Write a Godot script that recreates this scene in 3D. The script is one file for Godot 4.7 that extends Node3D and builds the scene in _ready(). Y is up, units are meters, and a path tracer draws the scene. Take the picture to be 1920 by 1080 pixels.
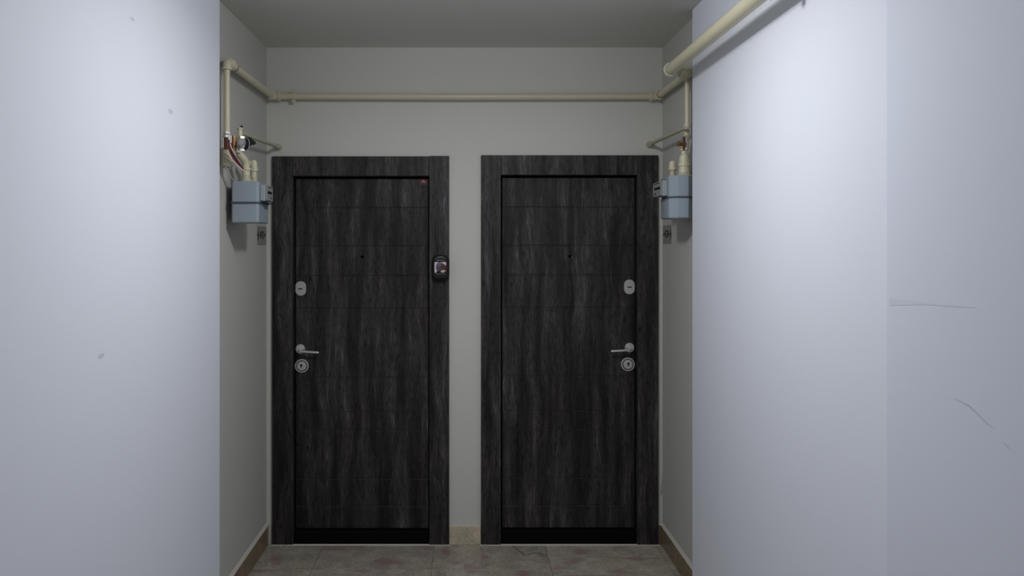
extends Node3D
# The end of a stair-hall corridor: two dark wooden apartment doors in an alcove, with gas pipes and meters.
# Metres, y up. The camera stands at the origin's x and z; "d" is the distance in front of it (z = -d).

const EYE := 1.639        # height of the lens
const FOCAL := 1450.0     # focal length in pixels of a 1920 x 1080 frame
const BACK := 4.205       # distance of the wall with the doors
const CEIL := 2.70

var org := Vector3.ZERO   # base of the thing being built; meshes are stored relative to it
var M := {}

# ---------------------------------------------------------------- places

func at(px: float, py: float, d: float) -> Vector3:      # survey of the photograph: the point at distance d
	return Vector3((px - 869.0) * d / FOCAL, EYE + (455.0 - py) * d / FOCAL, -d)

func V(x: float, y: float, d: float) -> Vector3:
	return Vector3(x, y, -d)

# ---------------------------------------------------------------- mesh helpers

func mb() -> SurfaceTool:
	var st := SurfaceTool.new()
	st.begin(Mesh.PRIMITIVE_TRIANGLES)
	return st

func tri(st: SurfaceTool, a: Vector3, b: Vector3, c: Vector3, out: Vector3) -> void:
	var n := -(b - a).cross(c - a)
	if n.dot(out) < 0.0:
		var t := b
		b = c
		c = t
		n = -n
	n = n.normalized()
	for p in [a, b, c]:
		st.set_normal(n)
		st.add_vertex(p - org)

func quad(st: SurfaceTool, a: Vector3, b: Vector3, c: Vector3, d: Vector3, out: Vector3) -> void:
	tri(st, a, b, c, out)
	tri(st, a, c, d, out)

func tri_n(st: SurfaceTool, p: Array, n: Array) -> void:   # smooth: three points with their normals
	var face: Vector3 = -((p[1] - p[0]) as Vector3).cross(p[2] - p[0])
	var order := [0, 1, 2] if face.dot(n[0] + n[1] + n[2]) >= 0.0 else [0, 2, 1]
	for i in order:
		st.set_normal(n[i])
		st.add_vertex((p[i] as Vector3) - org)

func quad_n(st: SurfaceTool, p: Array, n: Array) -> void:
	tri_n(st, [p[0], p[1], p[2]], [n[0], n[1], n[2]])
	tri_n(st, [p[0], p[2], p[3]], [n[0], n[2], n[3]])

func box(st: SurfaceTool, a: Vector3, b: Vector3, bevel := 0.0) -> void:    # chamfered box between two corners
	var c := (a + b) / 2.0
	var h := ((b - a) / 2.0).abs()
	bevel = minf(bevel, minf(h.x, minf(h.y, h.z)) * 0.95)
	var e := Vector3(bevel, bevel, bevel)
	for ax in 3:
		var u := (ax + 1) % 3
		var w := (ax + 2) % 3
		for s in [-1.0, 1.0]:
			var out := Vector3.ZERO
			out[ax] = s
			var ps := []
			for k in [[-1.0, -1.0], [1.0, -1.0], [1.0, 1.0], [-1.0, 1.0]]:
				var p := Vector3.ZERO
				p[ax] = s * h[ax]
				p[u] = k[0] * (h[u] - e[u])
				p[w] = k[1] * (h[w] - e[w])
				ps.append(c + p)
			quad(st, ps[0], ps[1], ps[2], ps[3], out)
	if bevel <= 0.0:
		return
	for ax in 3:                                   # the twelve edges, each along axis ax
		var u := (ax + 1) % 3
		var w := (ax + 2) % 3
		for su in [-1.0, 1.0]:
			for sw in [-1.0, 1.0]:
				var ps := []
				for k in [[-1.0, 0], [1.0, 0], [1.0, 1], [-1.0, 1]]:
					var p := Vector3.ZERO
					p[ax] = k[0] * (h[ax] - bevel)
					p[u] = su * (h[u] - (bevel if k[1] else 0.0))
					p[w] = sw * (h[w] - (0.0 if k[1] else bevel))
					ps.append(c + p)
				var out := Vector3.ZERO
				out[u] = su
				out[w] = sw
				quad(st, ps[0], ps[1], ps[2], ps[3], out)
	for sx in [-1.0, 1.0]:
		for sy in [-1.0, 1.0]:
			for sz in [-1.0, 1.0]:
				var s := Vector3(sx, sy, sz)
				tri(st, c + s * (h - Vector3(0, bevel, bevel)), c + s * (h - Vector3(bevel, 0, bevel)), c + s * (h - Vector3(bevel, bevel, 0)), s)

func tube(st: SurfaceTool, pts: Array, r: float, sides := 20, caps := true) -> void:
	var n := pts.size()
	var side := Vector3.ZERO
	var rings := []
	var normals := []
	for i in n:
		var t: Vector3 = ((pts[mini(i + 1, n - 1)] as Vector3) - pts[maxi(i - 1, 0)]).normalized()
		if side == Vector3.ZERO:
			side = t.cross(Vector3.UP if absf(t.y) < 0.9 else Vector3.RIGHT).normalized()
		side = (side - t * side.dot(t)).normalized()
		var up := t.cross(side)
		var ring := []
		var nn := []
		for k in sides:
			var a := TAU * k / sides
			var o := side * cos(a) + up * sin(a)
			ring.append((pts[i] as Vector3) + o * r)
			nn.append(o)
		rings.append(ring)
		normals.append(nn)
	for i in n - 1:
		for k in sides:
			var l := (k + 1) % sides
			quad_n(st, [rings[i][k], rings[i][l], rings[i + 1][l], rings[i + 1][k]], [normals[i][k], normals[i][l], normals[i + 1][l], normals[i + 1][k]])
	if caps:
		for k in sides:
			var l := (k + 1) % sides
			tri(st, pts[0], rings[0][k], rings[0][l], (pts[0] as Vector3) - pts[1])
			tri(st, pts[n - 1], rings[n - 1][k], rings[n - 1][l], (pts[n - 1] as Vector3) - pts[n - 2])

func lathe(st: SurfaceTool, prof: Array, base: Vector3, axis: Vector3, sides := 28) -> void:   # prof: [radius, height] pairs
	axis = axis.normalized()
	var side := axis.cross(Vector3.UP if absf(axis.y) < 0.9 else Vector3.RIGHT).normalized()
	var up := axis.cross(side)
	for i in prof.size() - 1:
		var r0: float = prof[i][0]
		var h0: float = prof[i][1]
		var r1: float = prof[i + 1][0]
		var h1: float = prof[i + 1][1]
		var slope := Vector2(h1 - h0, r0 - r1)          # outward normal in (radius, height)
		if slope.length() < 1e-7:
			continue
		slope = slope.normalized()
		for k in sides:
			var o0 := side * cos(TAU * k / sides) + up * sin(TAU * k / sides)
			var o1 := side * cos(TAU * (k + 1) / sides) + up * sin(TAU * (k + 1) / sides)
			var n0 := (o0 * slope.x + axis * slope.y).normalized()
			var n1 := (o1 * slope.x + axis * slope.y).normalized()
			var p := [base + o0 * r0 + axis * h0, base + o1 * r0 + axis * h0, base + o1 * r1 + axis * h1, base + o0 * r1 + axis * h1]
			if r0 < 1e-6:
				tri_n(st, [p[0], p[2], p[3]], [n0, n1, n0])
			elif r1 < 1e-6:
				tri_n(st, [p[0], p[1], p[3]], [n0, n1, n0])
			else:
				quad_n(st, p, [n0, n1, n1, n0])

func hexnut(st: SurfaceTool, base: Vector3, axis: Vector3, r: float, h: float) -> void:
	axis = axis.normalized()
	var side := axis.cross(Vector3.UP if absf(axis.y) < 0.9 else Vector3.RIGHT).normalized()
	var up := axis.cross(side)
	var c := h * 0.12
	for k in 6:
		var o0 := side * cos(TAU * k / 6) + up * sin(TAU * k / 6)
		var o1 := side * cos(TAU * (k + 1) / 6) + up * sin(TAU * (k + 1) / 6)
		var out := o0 + o1
		quad(st, base + o0 * r + axis * c, base + o1 * r + axis * c, base + o1 * r + axis * (h - c), base + o0 * r + axis * (h - c), out)
		for e in [[0.0, c, -1.0], [h, h - c, 1.0]]:
			var lo: Vector3 = axis * float(e[0])
			var hi: Vector3 = axis * float(e[1])
			var tip: Vector3 = axis * float(e[2])
			quad(st, base + o0 * r * 0.9 + lo, base + o1 * r * 0.9 + lo, base + o1 * r + hi, base + o0 * r + hi, out + tip)
			tri(st, base + lo, base + o0 * r * 0.9 + lo, base + o1 * r * 0.9 + lo, tip)

func extrude(st: SurfaceTool, poly: PackedVector2Array, place: Transform3D, depth: float, bevel := 0.0) -> void:
	# outline in the local xy plane, back at z = 0, front at z = depth with a bevelled rim
	if Geometry2D.is_polygon_clockwise(poly):
		poly.reverse()
	var n := poly.size()
	var nrm := []
	for i in n:
		var a := poly[(i + n - 1) % n]
		var b := poly[(i + 1) % n]
		var t := (b - a).normalized()
		nrm.append(Vector2(t.y, -t.x))
	var inner := PackedVector2Array()
	for i in n:
		inner.append(poly[i] - (nrm[i] as Vector2) * bevel)
	var to := func(p: Vector2, z: float) -> Vector3: return place * Vector3(p.x, p.y, z)
	for i in n:
		var j := (i + 1) % n
		var e := poly[j] - poly[i]
		var flat := Vector2(e.y, -e.x).normalized()
		var sharp: bool = (nrm[i] as Vector2).dot(flat) < 0.95 or (nrm[j] as Vector2).dot(flat) < 0.95
		var ni: Vector2 = flat if sharp else nrm[i]
		var nj: Vector2 = flat if sharp else nrm[j]
		var bi: Vector3 = place.basis * Vector3(ni.x, ni.y, 0)
		var bj: Vector3 = place.basis * Vector3(nj.x, nj.y, 0)
		var front: Vector3 = place.basis.z
		quad_n(st, [to.call(poly[i], 0.0), to.call(poly[j], 0.0), to.call(poly[j], depth - bevel), to.call(poly[i], depth - bevel)], [bi, bj, bj, bi])
		if bevel > 0.0:
			var ci := (bi + front).normalized()
			var cj := (bj + front).normalized()
			quad_n(st, [to.call(poly[i], depth - bevel), to.call(poly[j], depth - bevel), to.call(inner[j], depth), to.call(inner[i], depth)], [ci, cj, cj, ci])
	var ids := Geometry2D.triangulate_polygon(inner)
	for i in range(0, ids.size(), 3):
		tri(st, to.call(inner[ids[i]], depth), to.call(inner[ids[i + 1]], depth), to.call(inner[ids[i + 2]], depth), place.basis.z)
	ids = Geometry2D.triangulate_polygon(poly)
	for i in range(0, ids.size(), 3):
		tri(st, to.call(poly[ids[i]], 0.0), to.call(poly[ids[i + 1]], 0.0), to.call(poly[ids[i + 2]], 0.0), -place.basis.z)

func rounded(w: float, h: float, r: float, steps := 8) -> PackedVector2Array:
	var p := PackedVector2Array()
	for q in 4:
		var c := Vector2([1, -1, -1, 1][q] * (w / 2 - r), [1, 1, -1, -1][q] * (h / 2 - r))
		for k in steps + 1:
			var a := PI / 2 * (q + float(k) / steps)
			p.append(c + Vector2(cos(a), sin(a)) * r)
	return p

func picture(st: SurfaceTool, a: Vector3, b: Vector3, c: Vector3, d: Vector3, out: Vector3) -> void:   # a flat print, corners from top left clockwise
	var ps := [a, b, c, d]
	var uv := [Vector2(0, 0), Vector2(1, 0), Vector2(1, 1), Vector2(0, 1)]
	for k in [0, 1, 2, 0, 2, 3]:
		st.set_normal(out.normalized())
		st.set_uv(uv[k])
		st.add_vertex((ps[k] as Vector3) - org)

func arc(corner: Vector3, from: Vector3, to: Vector3, r: float, steps := 10) -> Array:   # quarter bend from direction «from» (towards the corner) to «to»
	var c := corner - from * r + to * r
	var pts := []
	for k in steps + 1:
		var a := PI / 2 * k / steps
		pts.append(c - to * cos(a) * r + from * sin(a) * r)
	return pts

# ---------------------------------------------------------------- naming helpers

var taken := {}
func numbered(called: String) -> String:
	if not taken.has(called):
		taken[called] = 0
		return called
	taken[called] += 1
	return "%s_%03d" % [called, taken[called]]

func tag(o: Node3D, label: String, category := "", group := "", kind := "") -> void:
	o.set_meta("label", label)
	if category: o.set_meta("category", category)
	if group: o.set_meta("group", group)
	if kind: o.set_meta("kind", kind)

func thing(called: String, base: Vector3, label: String, category: String, group := "", kind := "") -> Node3D:
	var o := Node3D.new()
	o.name = numbered(called)
	add_child(o)
	o.position = base
	org = base
	tag(o, label, category, group, kind)
	return o

func part(called: String, st: SurfaceTool, material: Material, parent: Node3D, label := "") -> MeshInstance3D:
	var o := MeshInstance3D.new()
	o.name = called
	o.mesh = st.commit()
	o.material_override = material
	parent.add_child(o, true)
	if label: o.set_meta("label", label)
	return o

func struct(called: String, st: SurfaceTool, material: Material, label: String, category: String) -> MeshInstance3D:
	var o := part(called, st, material, self, label)
	tag(o, label, category, "", "structure")
	return o

# ---------------------------------------------------------------- materials

func mat(c: Color, rough := 0.6, metal := 0.0) -> StandardMaterial3D:
	var m := StandardMaterial3D.new()
	m.albedo_color = c
	m.roughness = rough
	m.metallic = metal
	return m

func noise(s: int, freq: float, octaves := 3) -> FastNoiseLite:
	var n := FastNoiseLite.new()
	n.seed = s
	n.noise_type = FastNoiseLite.TYPE_SIMPLEX_SMOOTH
	n.frequency = freq
	n.fractal_type = FastNoiseLite.FRACTAL_FBM
	n.fractal_octaves = octaves
	return n

func paint(c: Color, rough := 0.75) -> StandardMaterial3D:      # rolled emulsion on plaster: faint unevenness
	var m := mat(c, rough)
	var t := NoiseTexture2D.new()
	t.width = 512
	t.height = 512
	t.seamless = true
	t.noise = noise(5, 0.02, 4)
	m.heightmap_enabled = true
	m.heightmap_texture = t
	m.heightmap_scale = 0.03
	m.uv1_triplanar = true
	m.uv1_world_triplanar = true
	m.uv1_scale = Vector3(1.6, 1.6, 1.6)
	return m

func wood_picture(s: int) -> ImageTexture:      # dark grey oak, grain upright; 1.2 m wide and 2.4 m high
	var w := 1024
	var h := 1024
	var im := Image.create(w, h, false, Image.FORMAT_RGB8)
	var big := noise(s + 1, 1.0, 3)
	var mid := noise(s + 2, 1.0, 3)
	var fine := noise(s + 3, 1.0, 2)
	var warp := noise(s + 4, 1.0, 2)
	var pores := noise(s + 5, 1.0, 2)
	var hue := noise(s + 6, 1.0, 2)
	for y in h:
		var v := float(y) / h
		for x in w:
			var u := float(x) / w
			var k := warp.get_noise_2d(u * 7.0, v * 5.0)
			var uu := u + k * 0.015
			var a := big.get_noise_2d(uu * 13.0, v * 1.9)
			var b := mid.get_noise_2d(uu * 42.0 + 7.0, v * 9.0)
			var c := fine.get_noise_2d(uu * 190.0, v * 16.0)
			var p := pores.get_noise_2d(uu * 140.0, v * 44.0)
			var ring := sin((uu * 26.0 + a * 2.2 + k * 1.2) * TAU)       # bands of the growth rings
			var g := 0.186 + a * 0.125 + b * 0.042 + c * 0.028 + ring * 0.010
			g += maxf(0.0, b * 0.55 + c * 0.45 + a * 0.35 - 0.34) * 0.27
			if p > 0.26:
				g -= (p - 0.26) * 0.24
			if p < -0.40 and a > -0.1:
				g += 0.04
			g = clampf(g, 0.075, 0.46)
			var warm := hue.get_noise_2d(u * 5.0, v * 4.0) * 0.018
			im.set_pixel(x, y, Color(g + 0.004 + maxf(warm, 0.0), g * 0.985, g * 0.975 + maxf(-warm, 0.0) * 0.5))
	return ImageTexture.create_from_image(im)

func wood(tex: Texture2D, offset: Vector3, tone := 1.0) -> StandardMaterial3D:
	var m := mat(Color(tone, tone, tone), 0.5)
	m.albedo_texture = tex
	m.uv1_triplanar = true
	m.uv1_world_triplanar = true
	m.uv1_triplanar_sharpness = 8.0
	m.uv1_scale = Vector3(1.0 / 1.2, 1.0 / 2.4, 1.0 / 1.2)
	m.uv1_offset = offset
	m.heightmap_enabled = true
	m.heightmap_texture = tex
	m.heightmap_scale = 0.06
	m.metallic_specular = 0.35
	return m

func marble_picture(s: int, base: Color, rosy: float) -> ImageTexture:
	var n := 384
	var im := Image.create(n, n, false, Image.FORMAT_RGB8)
	var cloud := noise(s, 1.0, 4)
	var pink := noise(s + 1, 1.0, 3)
	var vein := noise(s + 2, 1.0, 4)
	var grain := noise(s + 3, 1.0, 2)
	for y in n:
		for x in n:
			var u := float(x) / n * 6.0
			var v := float(y) / n * 6.0
			var k := cloud.get_noise_2d(u * 1.6, v * 1.6)
			var p := clampf(pink.get_noise_2d(u * 0.7, v * 0.7) * 3.4 - 0.50, 0.0, 1.0) * rosy
			var e := absf(vein.get_noise_2d(u * 0.9 + k, v * 0.9))
			var c := base * (1.0 + k * 0.12 + grain.get_noise_2d(u * 9.0, v * 9.0) * 0.10 + grain.get_noise_2d(u * 30.0, v * 30.0) * 0.08)
			c = c.lerp(Color(0.60, 0.505, 0.495), p * 0.85)
			if e < 0.012:
				c = c.lerp(Color(0.34, 0.30, 0.27), (1.0 - e / 0.012) * 0.45)
			im.set_pixel(x, y, Color(c.r, c.g, c.b))
	return ImageTexture.create_from_image(im)

func marble(tex: Texture2D, offset: Vector3, tone := 1.0, rough := 0.13) -> StandardMaterial3D:
	var m := mat(Color(tone, tone, tone), rough)
	m.albedo_texture = tex
	m.uv1_triplanar = true
	m.uv1_world_triplanar = true
	m.uv1_scale = Vector3(0.8, 0.8, 0.8)
	m.uv1_offset = offset
	return m

# ---------------------------------------------------------------- pipe work

func elbow(parent: Node3D, corner: Vector3, from: Vector3, to: Vector3, r: float, m: Material) -> void:
	var st := mb()
	var R := r * 1.9
	tube(st, arc(corner, from, to, R), r * 1.22, 22)
	for e in [[corner - from * R, -from], [corner + to * R, to]]:       # the beads at both mouths
		lathe(st, [[0.0, -r * 0.15], [r * 1.42, -r * 0.1], [r * 1.5, r * 0.1], [r * 1.5, r * 0.45], [r * 1.38, r * 0.6], [0.0, r * 0.6]], e[0], e[1], 22)
	part("elbow", st, m, parent)

func clamp_ring(parent: Node3D, c: Vector3, along: Vector3, wall_dir: Vector3, gap: float, r: float, m: Material) -> void:
	var st := mb()
	var w := 0.011
	lathe(st, [[r * 0.95, -w], [r + 0.003, -w], [r + 0.003, w], [r * 0.95, w]], c, along, 24)
	tube(st, [c + wall_dir * r, c + wall_dir * gap], 0.0045, 10)
	var o := wall_dir.cross(along).normalized()
	for s in [-1.0, 1.0]:                      # the two ears with their screws
		var e: Vector3 = c + o * s * (r + 0.008)
		var q := (along.abs() * w + wall_dir.abs() * 0.004 + o.abs() * 0.009)
		box(st, e - q, e + q, 0.0015)
		lathe(st, [[0.0045, 0.0], [0.0045, 0.004], [0.003, 0.006], [0.0, 0.006]], e - wall_dir * 0.004, -wall_dir, 12)
	part("clamp", st, m, parent)

func _ready() -> void:
	# ------------------------------------------------------------ camera
	var cam := Camera3D.new()
	cam.name = "camera"
	add_child(cam)
	cam.position = Vector3(0, EYE, 0)
	var near := 0.05
	cam.projection = Camera3D.PROJECTION_FRUSTUM
	cam.set_frustum(near * 1080.0 / FOCAL, Vector2(near * 91.0 / FOCAL, -near * 85.0 / FOCAL), near, 60.0)
	cam.current = true
	# ------------------------------------------------------------ air and exposure
	var env := Environment.new()
	env.background_mode = Environment.BG_COLOR
	env.background_color = Color(0, 0, 0)
	env.tonemap_mode = Environment.TONE_MAPPER_LINEAR
	env.tonemap_exposure = 1.0
	env.sdfgi_enabled = true
	env.ssao_enabled = true
	env.ssil_enabled = true
	var we := WorldEnvironment.new()
	we.name = "environment"
	we.environment = env
	add_child(we)
	# ------------------------------------------------------------ the corridor's ceiling light (above the frame)
	var lamp_at := Vector3(0.06, CEIL, -2.40)
	var lamp := OmniLight3D.new()         # the glow of the dome to all sides
	lamp.name = "ceiling_lamp_glow"
	lamp.light_size = 0.08
	lamp.omni_range = 14.0
	lamp.omni_attenuation = 2.0
	lamp.light_color = Color(0.985, 0.99, 1.0)
	lamp.light_energy = 0.36
	lamp.shadow_enabled = true
	add_child(lamp)
	lamp.position = lamp_at - Vector3(0, 0.09, 0)
	var down := AreaLight3D.new()         # and its broad face, straight down
	down.name = "ceiling_lamp_face"
	down.area_size = Vector2(0.20, 0.20)
	down.light_color = Color(0.985, 0.99, 1.0)
	down.light_energy = 1.46
	down.shadow_enabled = true
	down.set("area_range", 14.0)
	add_child(down)
	down.position = lamp_at - Vector3(0, 0.155, 0)
	down.rotation.x = -PI / 2
	# ------------------------------------------------------------ materials
	M.hall = paint(Color(0.885, 0.90, 0.94))
	M.hall_near = paint(Color(0.86, 0.876, 0.925))  # toned slightly darker than the other corridor walls
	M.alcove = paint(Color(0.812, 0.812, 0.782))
	M.alcove_side_shaded = paint(Color(0.745, 0.742, 0.718))  # alcove paint darkened: the shade of the side walls put into the colour
	M.ceiling = paint(Color(0.81, 0.81, 0.785))
	M.cream = mat(Color(0.80, 0.775, 0.67), 0.36)
	M.cream_dull = mat(Color(0.70, 0.68, 0.585), 0.5)
	M.caulk = mat(Color(0.80, 0.78, 0.73), 0.8)
	M.steel = mat(Color(0.74, 0.73, 0.71), 0.38, 0.25)
	M.chrome = mat(Color(0.86, 0.86, 0.86), 0.22, 0.7)
	M.black = mat(Color(0.03, 0.03, 0.03), 0.45)
	M.gap = mat(Color(0.012, 0.012, 0.013), 0.9)
	M.gap.metallic_specular = 0.2
	M.sill = mat(Color(0.012, 0.012, 0.03), 0.7)
	M.sill.metallic_specular = 0.25
	M.brass = mat(Color(0.52, 0.36, 0.18), 0.42, 0.4)
	M.rust = mat(Color(0.36, 0.22, 0.12), 0.7)
	M.meter = mat(Color(0.575, 0.62, 0.655), 0.40)
	M.meter_seam = mat(Color(0.26, 0.29, 0.32), 0.5)
	M.meter_box = mat(Color(0.57, 0.605, 0.62), 0.45)
	M.plate = mat(Color(0.56, 0.57, 0.57), 0.4)
	M.ink = mat(Color(0.035, 0.035, 0.035), 0.6)
	M.tape = mat(Color(0.56, 0.555, 0.53), 0.6)
	M.red = mat(Color(0.36, 0.045, 0.08), 0.5)
	M.white = mat(Color(0.86, 0.85, 0.83), 0.45)
	M.scuff = mat(Color(0.76, 0.775, 0.82), 0.8)
	var oak := wood_picture(10)
	var oak_b := wood_picture(40)
	M.leaf_a = wood(oak, Vector3(0.84, 0.03, 0.0))
	M.leaf_b = wood(oak_b, Vector3(0.02, 0.03, 0.0))
	M.case = [wood(oak_b, Vector3(0.96, 0.05, 0.0), 1.05), wood(oak, Vector3(0.31, 0.02, 0.0), 1.05), wood(oak_b, Vector3(0.80, 0.06, 0.0), 1.05), wood(oak, Vector3(0.05, 0.04, 0.0), 1.05)]
	M.stone = []
	var pics := [marble_picture(31, Color(0.675, 0.648, 0.59), 1.0), marble_picture(57, Color(0.665, 0.64, 0.582), 1.0)]
	var pale := marble_picture(83, Color(0.79, 0.755, 0.68), 0.15)
	for k in 6:
		M.stone.append(marble(pics[k % 2], Vector3(0.37 * k, 0.0, 0.61 * k), 0.94 + 0.03 * (k % 3)))
	M.skirt_lit = marble(pale, Vector3(0.2, 0.4, 0.1), 1.0, 0.35)
	M.skirt_lit.albedo_color = Color(1.0, 0.985, 0.95)  # kept pale: the stronger light between the doors is put into the colour
	M.skirt_shaded = marble(pale, Vector3(0.2, 0.4, 0.1), 1.0, 0.35)
	M.skirt_shaded.albedo_color = Color(0.66, 0.60, 0.53)  # same stone darkened: grazing light on the side walls put into the colour
	M.skirt_b_shaded = marble(pics[1], Vector3(0.7, 0.1, 0.6), 0.95, 0.35)
	M.skirt_b_shaded.albedo_color = Color(0.78, 0.71, 0.64)  # side-wall shade tinted into this stone as well
	M.grout = mat(Color(0.22, 0.20, 0.18), 0.9)
	M.glow = mat(Color(0.9, 0.9, 0.9), 0.5)
	M.glow.emission_enabled = true
	M.glow.emission = Color(0.95, 0.975, 1.0)
	M.glow.emission_energy_multiplier = 0.6

	shell()
	floor_tiles()
	skirting()
	door("door_1", 510.0, 549.0, 804.5, 842.0, 293.0, 330.0, 1017.0, 554.5, 803.5, 334.5, 991.0,
		[389.4, 461.2, 516.5, 578.0, 707.0, 772.2, 806.4, 898.0, 949.0], true)
	door("door_2", 902.0, 939.5, 1195.0, 1234.5, 291.0, 328.0, 1016.0, 941.5, 1190.0, 332.5, 990.0,
		[388.0, 460.0, 515.5, 576.5, 705.3, 770.0, 805.5, 896.0, 948.0], false)
	pipes()
	meter_left()
	meter_right()
	wall_tags()
	lock_box()
	wear()
	ceiling_light(lamp_at)

# ---------------------------------------------------------------- the shell

const LEFT := -1.070       # alcove side walls
const RIGHT := 1.082
const HALL_LEFT := -1.024  # corridor walls, standing a little proud of them
const HALL_RIGHT := 1.0414
const LEFT_END := 3.25     # where the corridor walls stop
const RIGHT_END := 3.52
const NEAR_RIGHT := 1.015  # nearer length of the right wall
const NEAR_END := 1.856
const FRONT := -0.9        # wall behind the camera

func shell() -> void:
	org = Vector3.ZERO
	var st := mb()
	# back wall: strips left, between, right and above the two door openings
	var t := 0.16
	for r in [[-1.40, -1.0355, 0.0, CEIL], [-0.0785, 0.0955, 0.0, CEIL], [1.0545, 1.40, 0.0, CEIL], [-1.0355, -0.0785, 2.098, CEIL], [0.0955, 1.0545, 2.104, CEIL]]:
		box(st, V(r[0], r[2], BACK + t), V(r[1], r[3], BACK))
	struct("wall_back", st, M.alcove, "cream back wall of the alcove holding both dark doors", "wall")
	st = mb()
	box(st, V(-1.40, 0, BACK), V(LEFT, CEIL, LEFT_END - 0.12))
	struct("wall_left", st, M.alcove_side_shaded, "shaded left side wall of the alcove behind the left meter", "wall")
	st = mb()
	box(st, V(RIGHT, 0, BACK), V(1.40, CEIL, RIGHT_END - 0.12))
	struct("wall_right", st, M.alcove_side_shaded, "shaded right side wall of the alcove behind the right meter", "wall")
	st = mb()
	box(st, V(-1.40, 0, LEFT_END), V(HALL_LEFT, CEIL, FRONT), 0.003)
	struct("wall_corridor_left", st, M.hall, "bright white corridor wall filling the left of the picture", "wall")
	st = mb()
	box(st, V(HALL_RIGHT, 0, RIGHT_END), V(1.40, CEIL, NEAR_END - 0.3), 0.003)
	struct("wall_corridor_right", st, M.hall, "bright white corridor wall under the thick pipe's shadow", "wall")
	st = mb()
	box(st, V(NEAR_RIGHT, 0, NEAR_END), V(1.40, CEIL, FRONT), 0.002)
	struct("wall_corridor_right_near", st, M.hall_near, "slightly darker scuffed wall panel at the far right edge", "wall")
	st = mb()
	box(st, V(-1.40, 0, FRONT), V(1.40, CEIL, FRONT - 0.15))
	struct("wall_front", st, M.hall, "white wall closing the corridor behind the viewer", "wall")
	st = mb()
	box(st, V(-1.40, CEIL, BACK + 0.16), V(1.40, CEIL + 0.12, FRONT - 0.15))
	struct("ceiling", st, M.ceiling, "plain dim plaster ceiling above the alcove", "ceiling")

func floor_tiles() -> void:
	org = Vector3.ZERO
	var st := mb()
	box(st, V(-1.40, -0.12, BACK + 0.16), V(1.40, -0.0025, FRONT - 0.15))
	var f := struct("floor", st, M.grout, "polished grey-beige and pink marble tile floor before the doors", "floor")
	var rng := RandomNumberGenerator.new()
	rng.seed = 4
	var edges := [BACK + 0.03, 3.878]
	while edges[-1] > FRONT:
		edges.append(edges[-1] - 0.60)
	var cols := [-1.359, -0.759, -0.159, 0.441, 1.041, 1.395]
	for i in edges.size() - 1:
		for j in cols.size() - 1:
			var x0: float = maxf(cols[j], -1.395) + 0.0007
			var x1: float = cols[j + 1] - 0.0007
			var tile := mb()
			box(tile, V(x0, -0.012, edges[i] - 0.0007), V(x1, 0.0, maxf(edges[i + 1], FRONT) + 0.0007), 0.0008)
			var which: int = rng.randi_range(0, 5)
			part("tile", tile, M.stone[which], f)
	# the dark crack that runs across the tile in front of the right-hand door
	st = mb()
	var pts := [[962, 1023], [972, 1032], [985, 1041], [991, 1040], [1000, 1036], [1009, 1037], [1018, 1038]]
	ribbon_floor(st, pts, 0.0022)
	part("crack", st, mat(Color(0.20, 0.17, 0.15), 0.6), f, "dark hairline crack in a floor tile")

func ribbon_floor(st: SurfaceTool, pts: Array, w: float) -> void:
	for i in pts.size() - 1:
		var ps := []
		for k in 2:
			var py: float = pts[i + k][1]
			var d := EYE * FOCAL / (py - 455.0)
			ps.append(Vector3((float(pts[i + k][0]) - 869.0) * d / FOCAL, 0.0004, -d))
		var a: Vector3 = ps[0]
		var b: Vector3 = ps[1]
		var s := (b - a).cross(Vector3.UP).normalized() * w
		quad(st, a - s, a + s, b + s, b - s, Vector3.UP)

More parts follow.
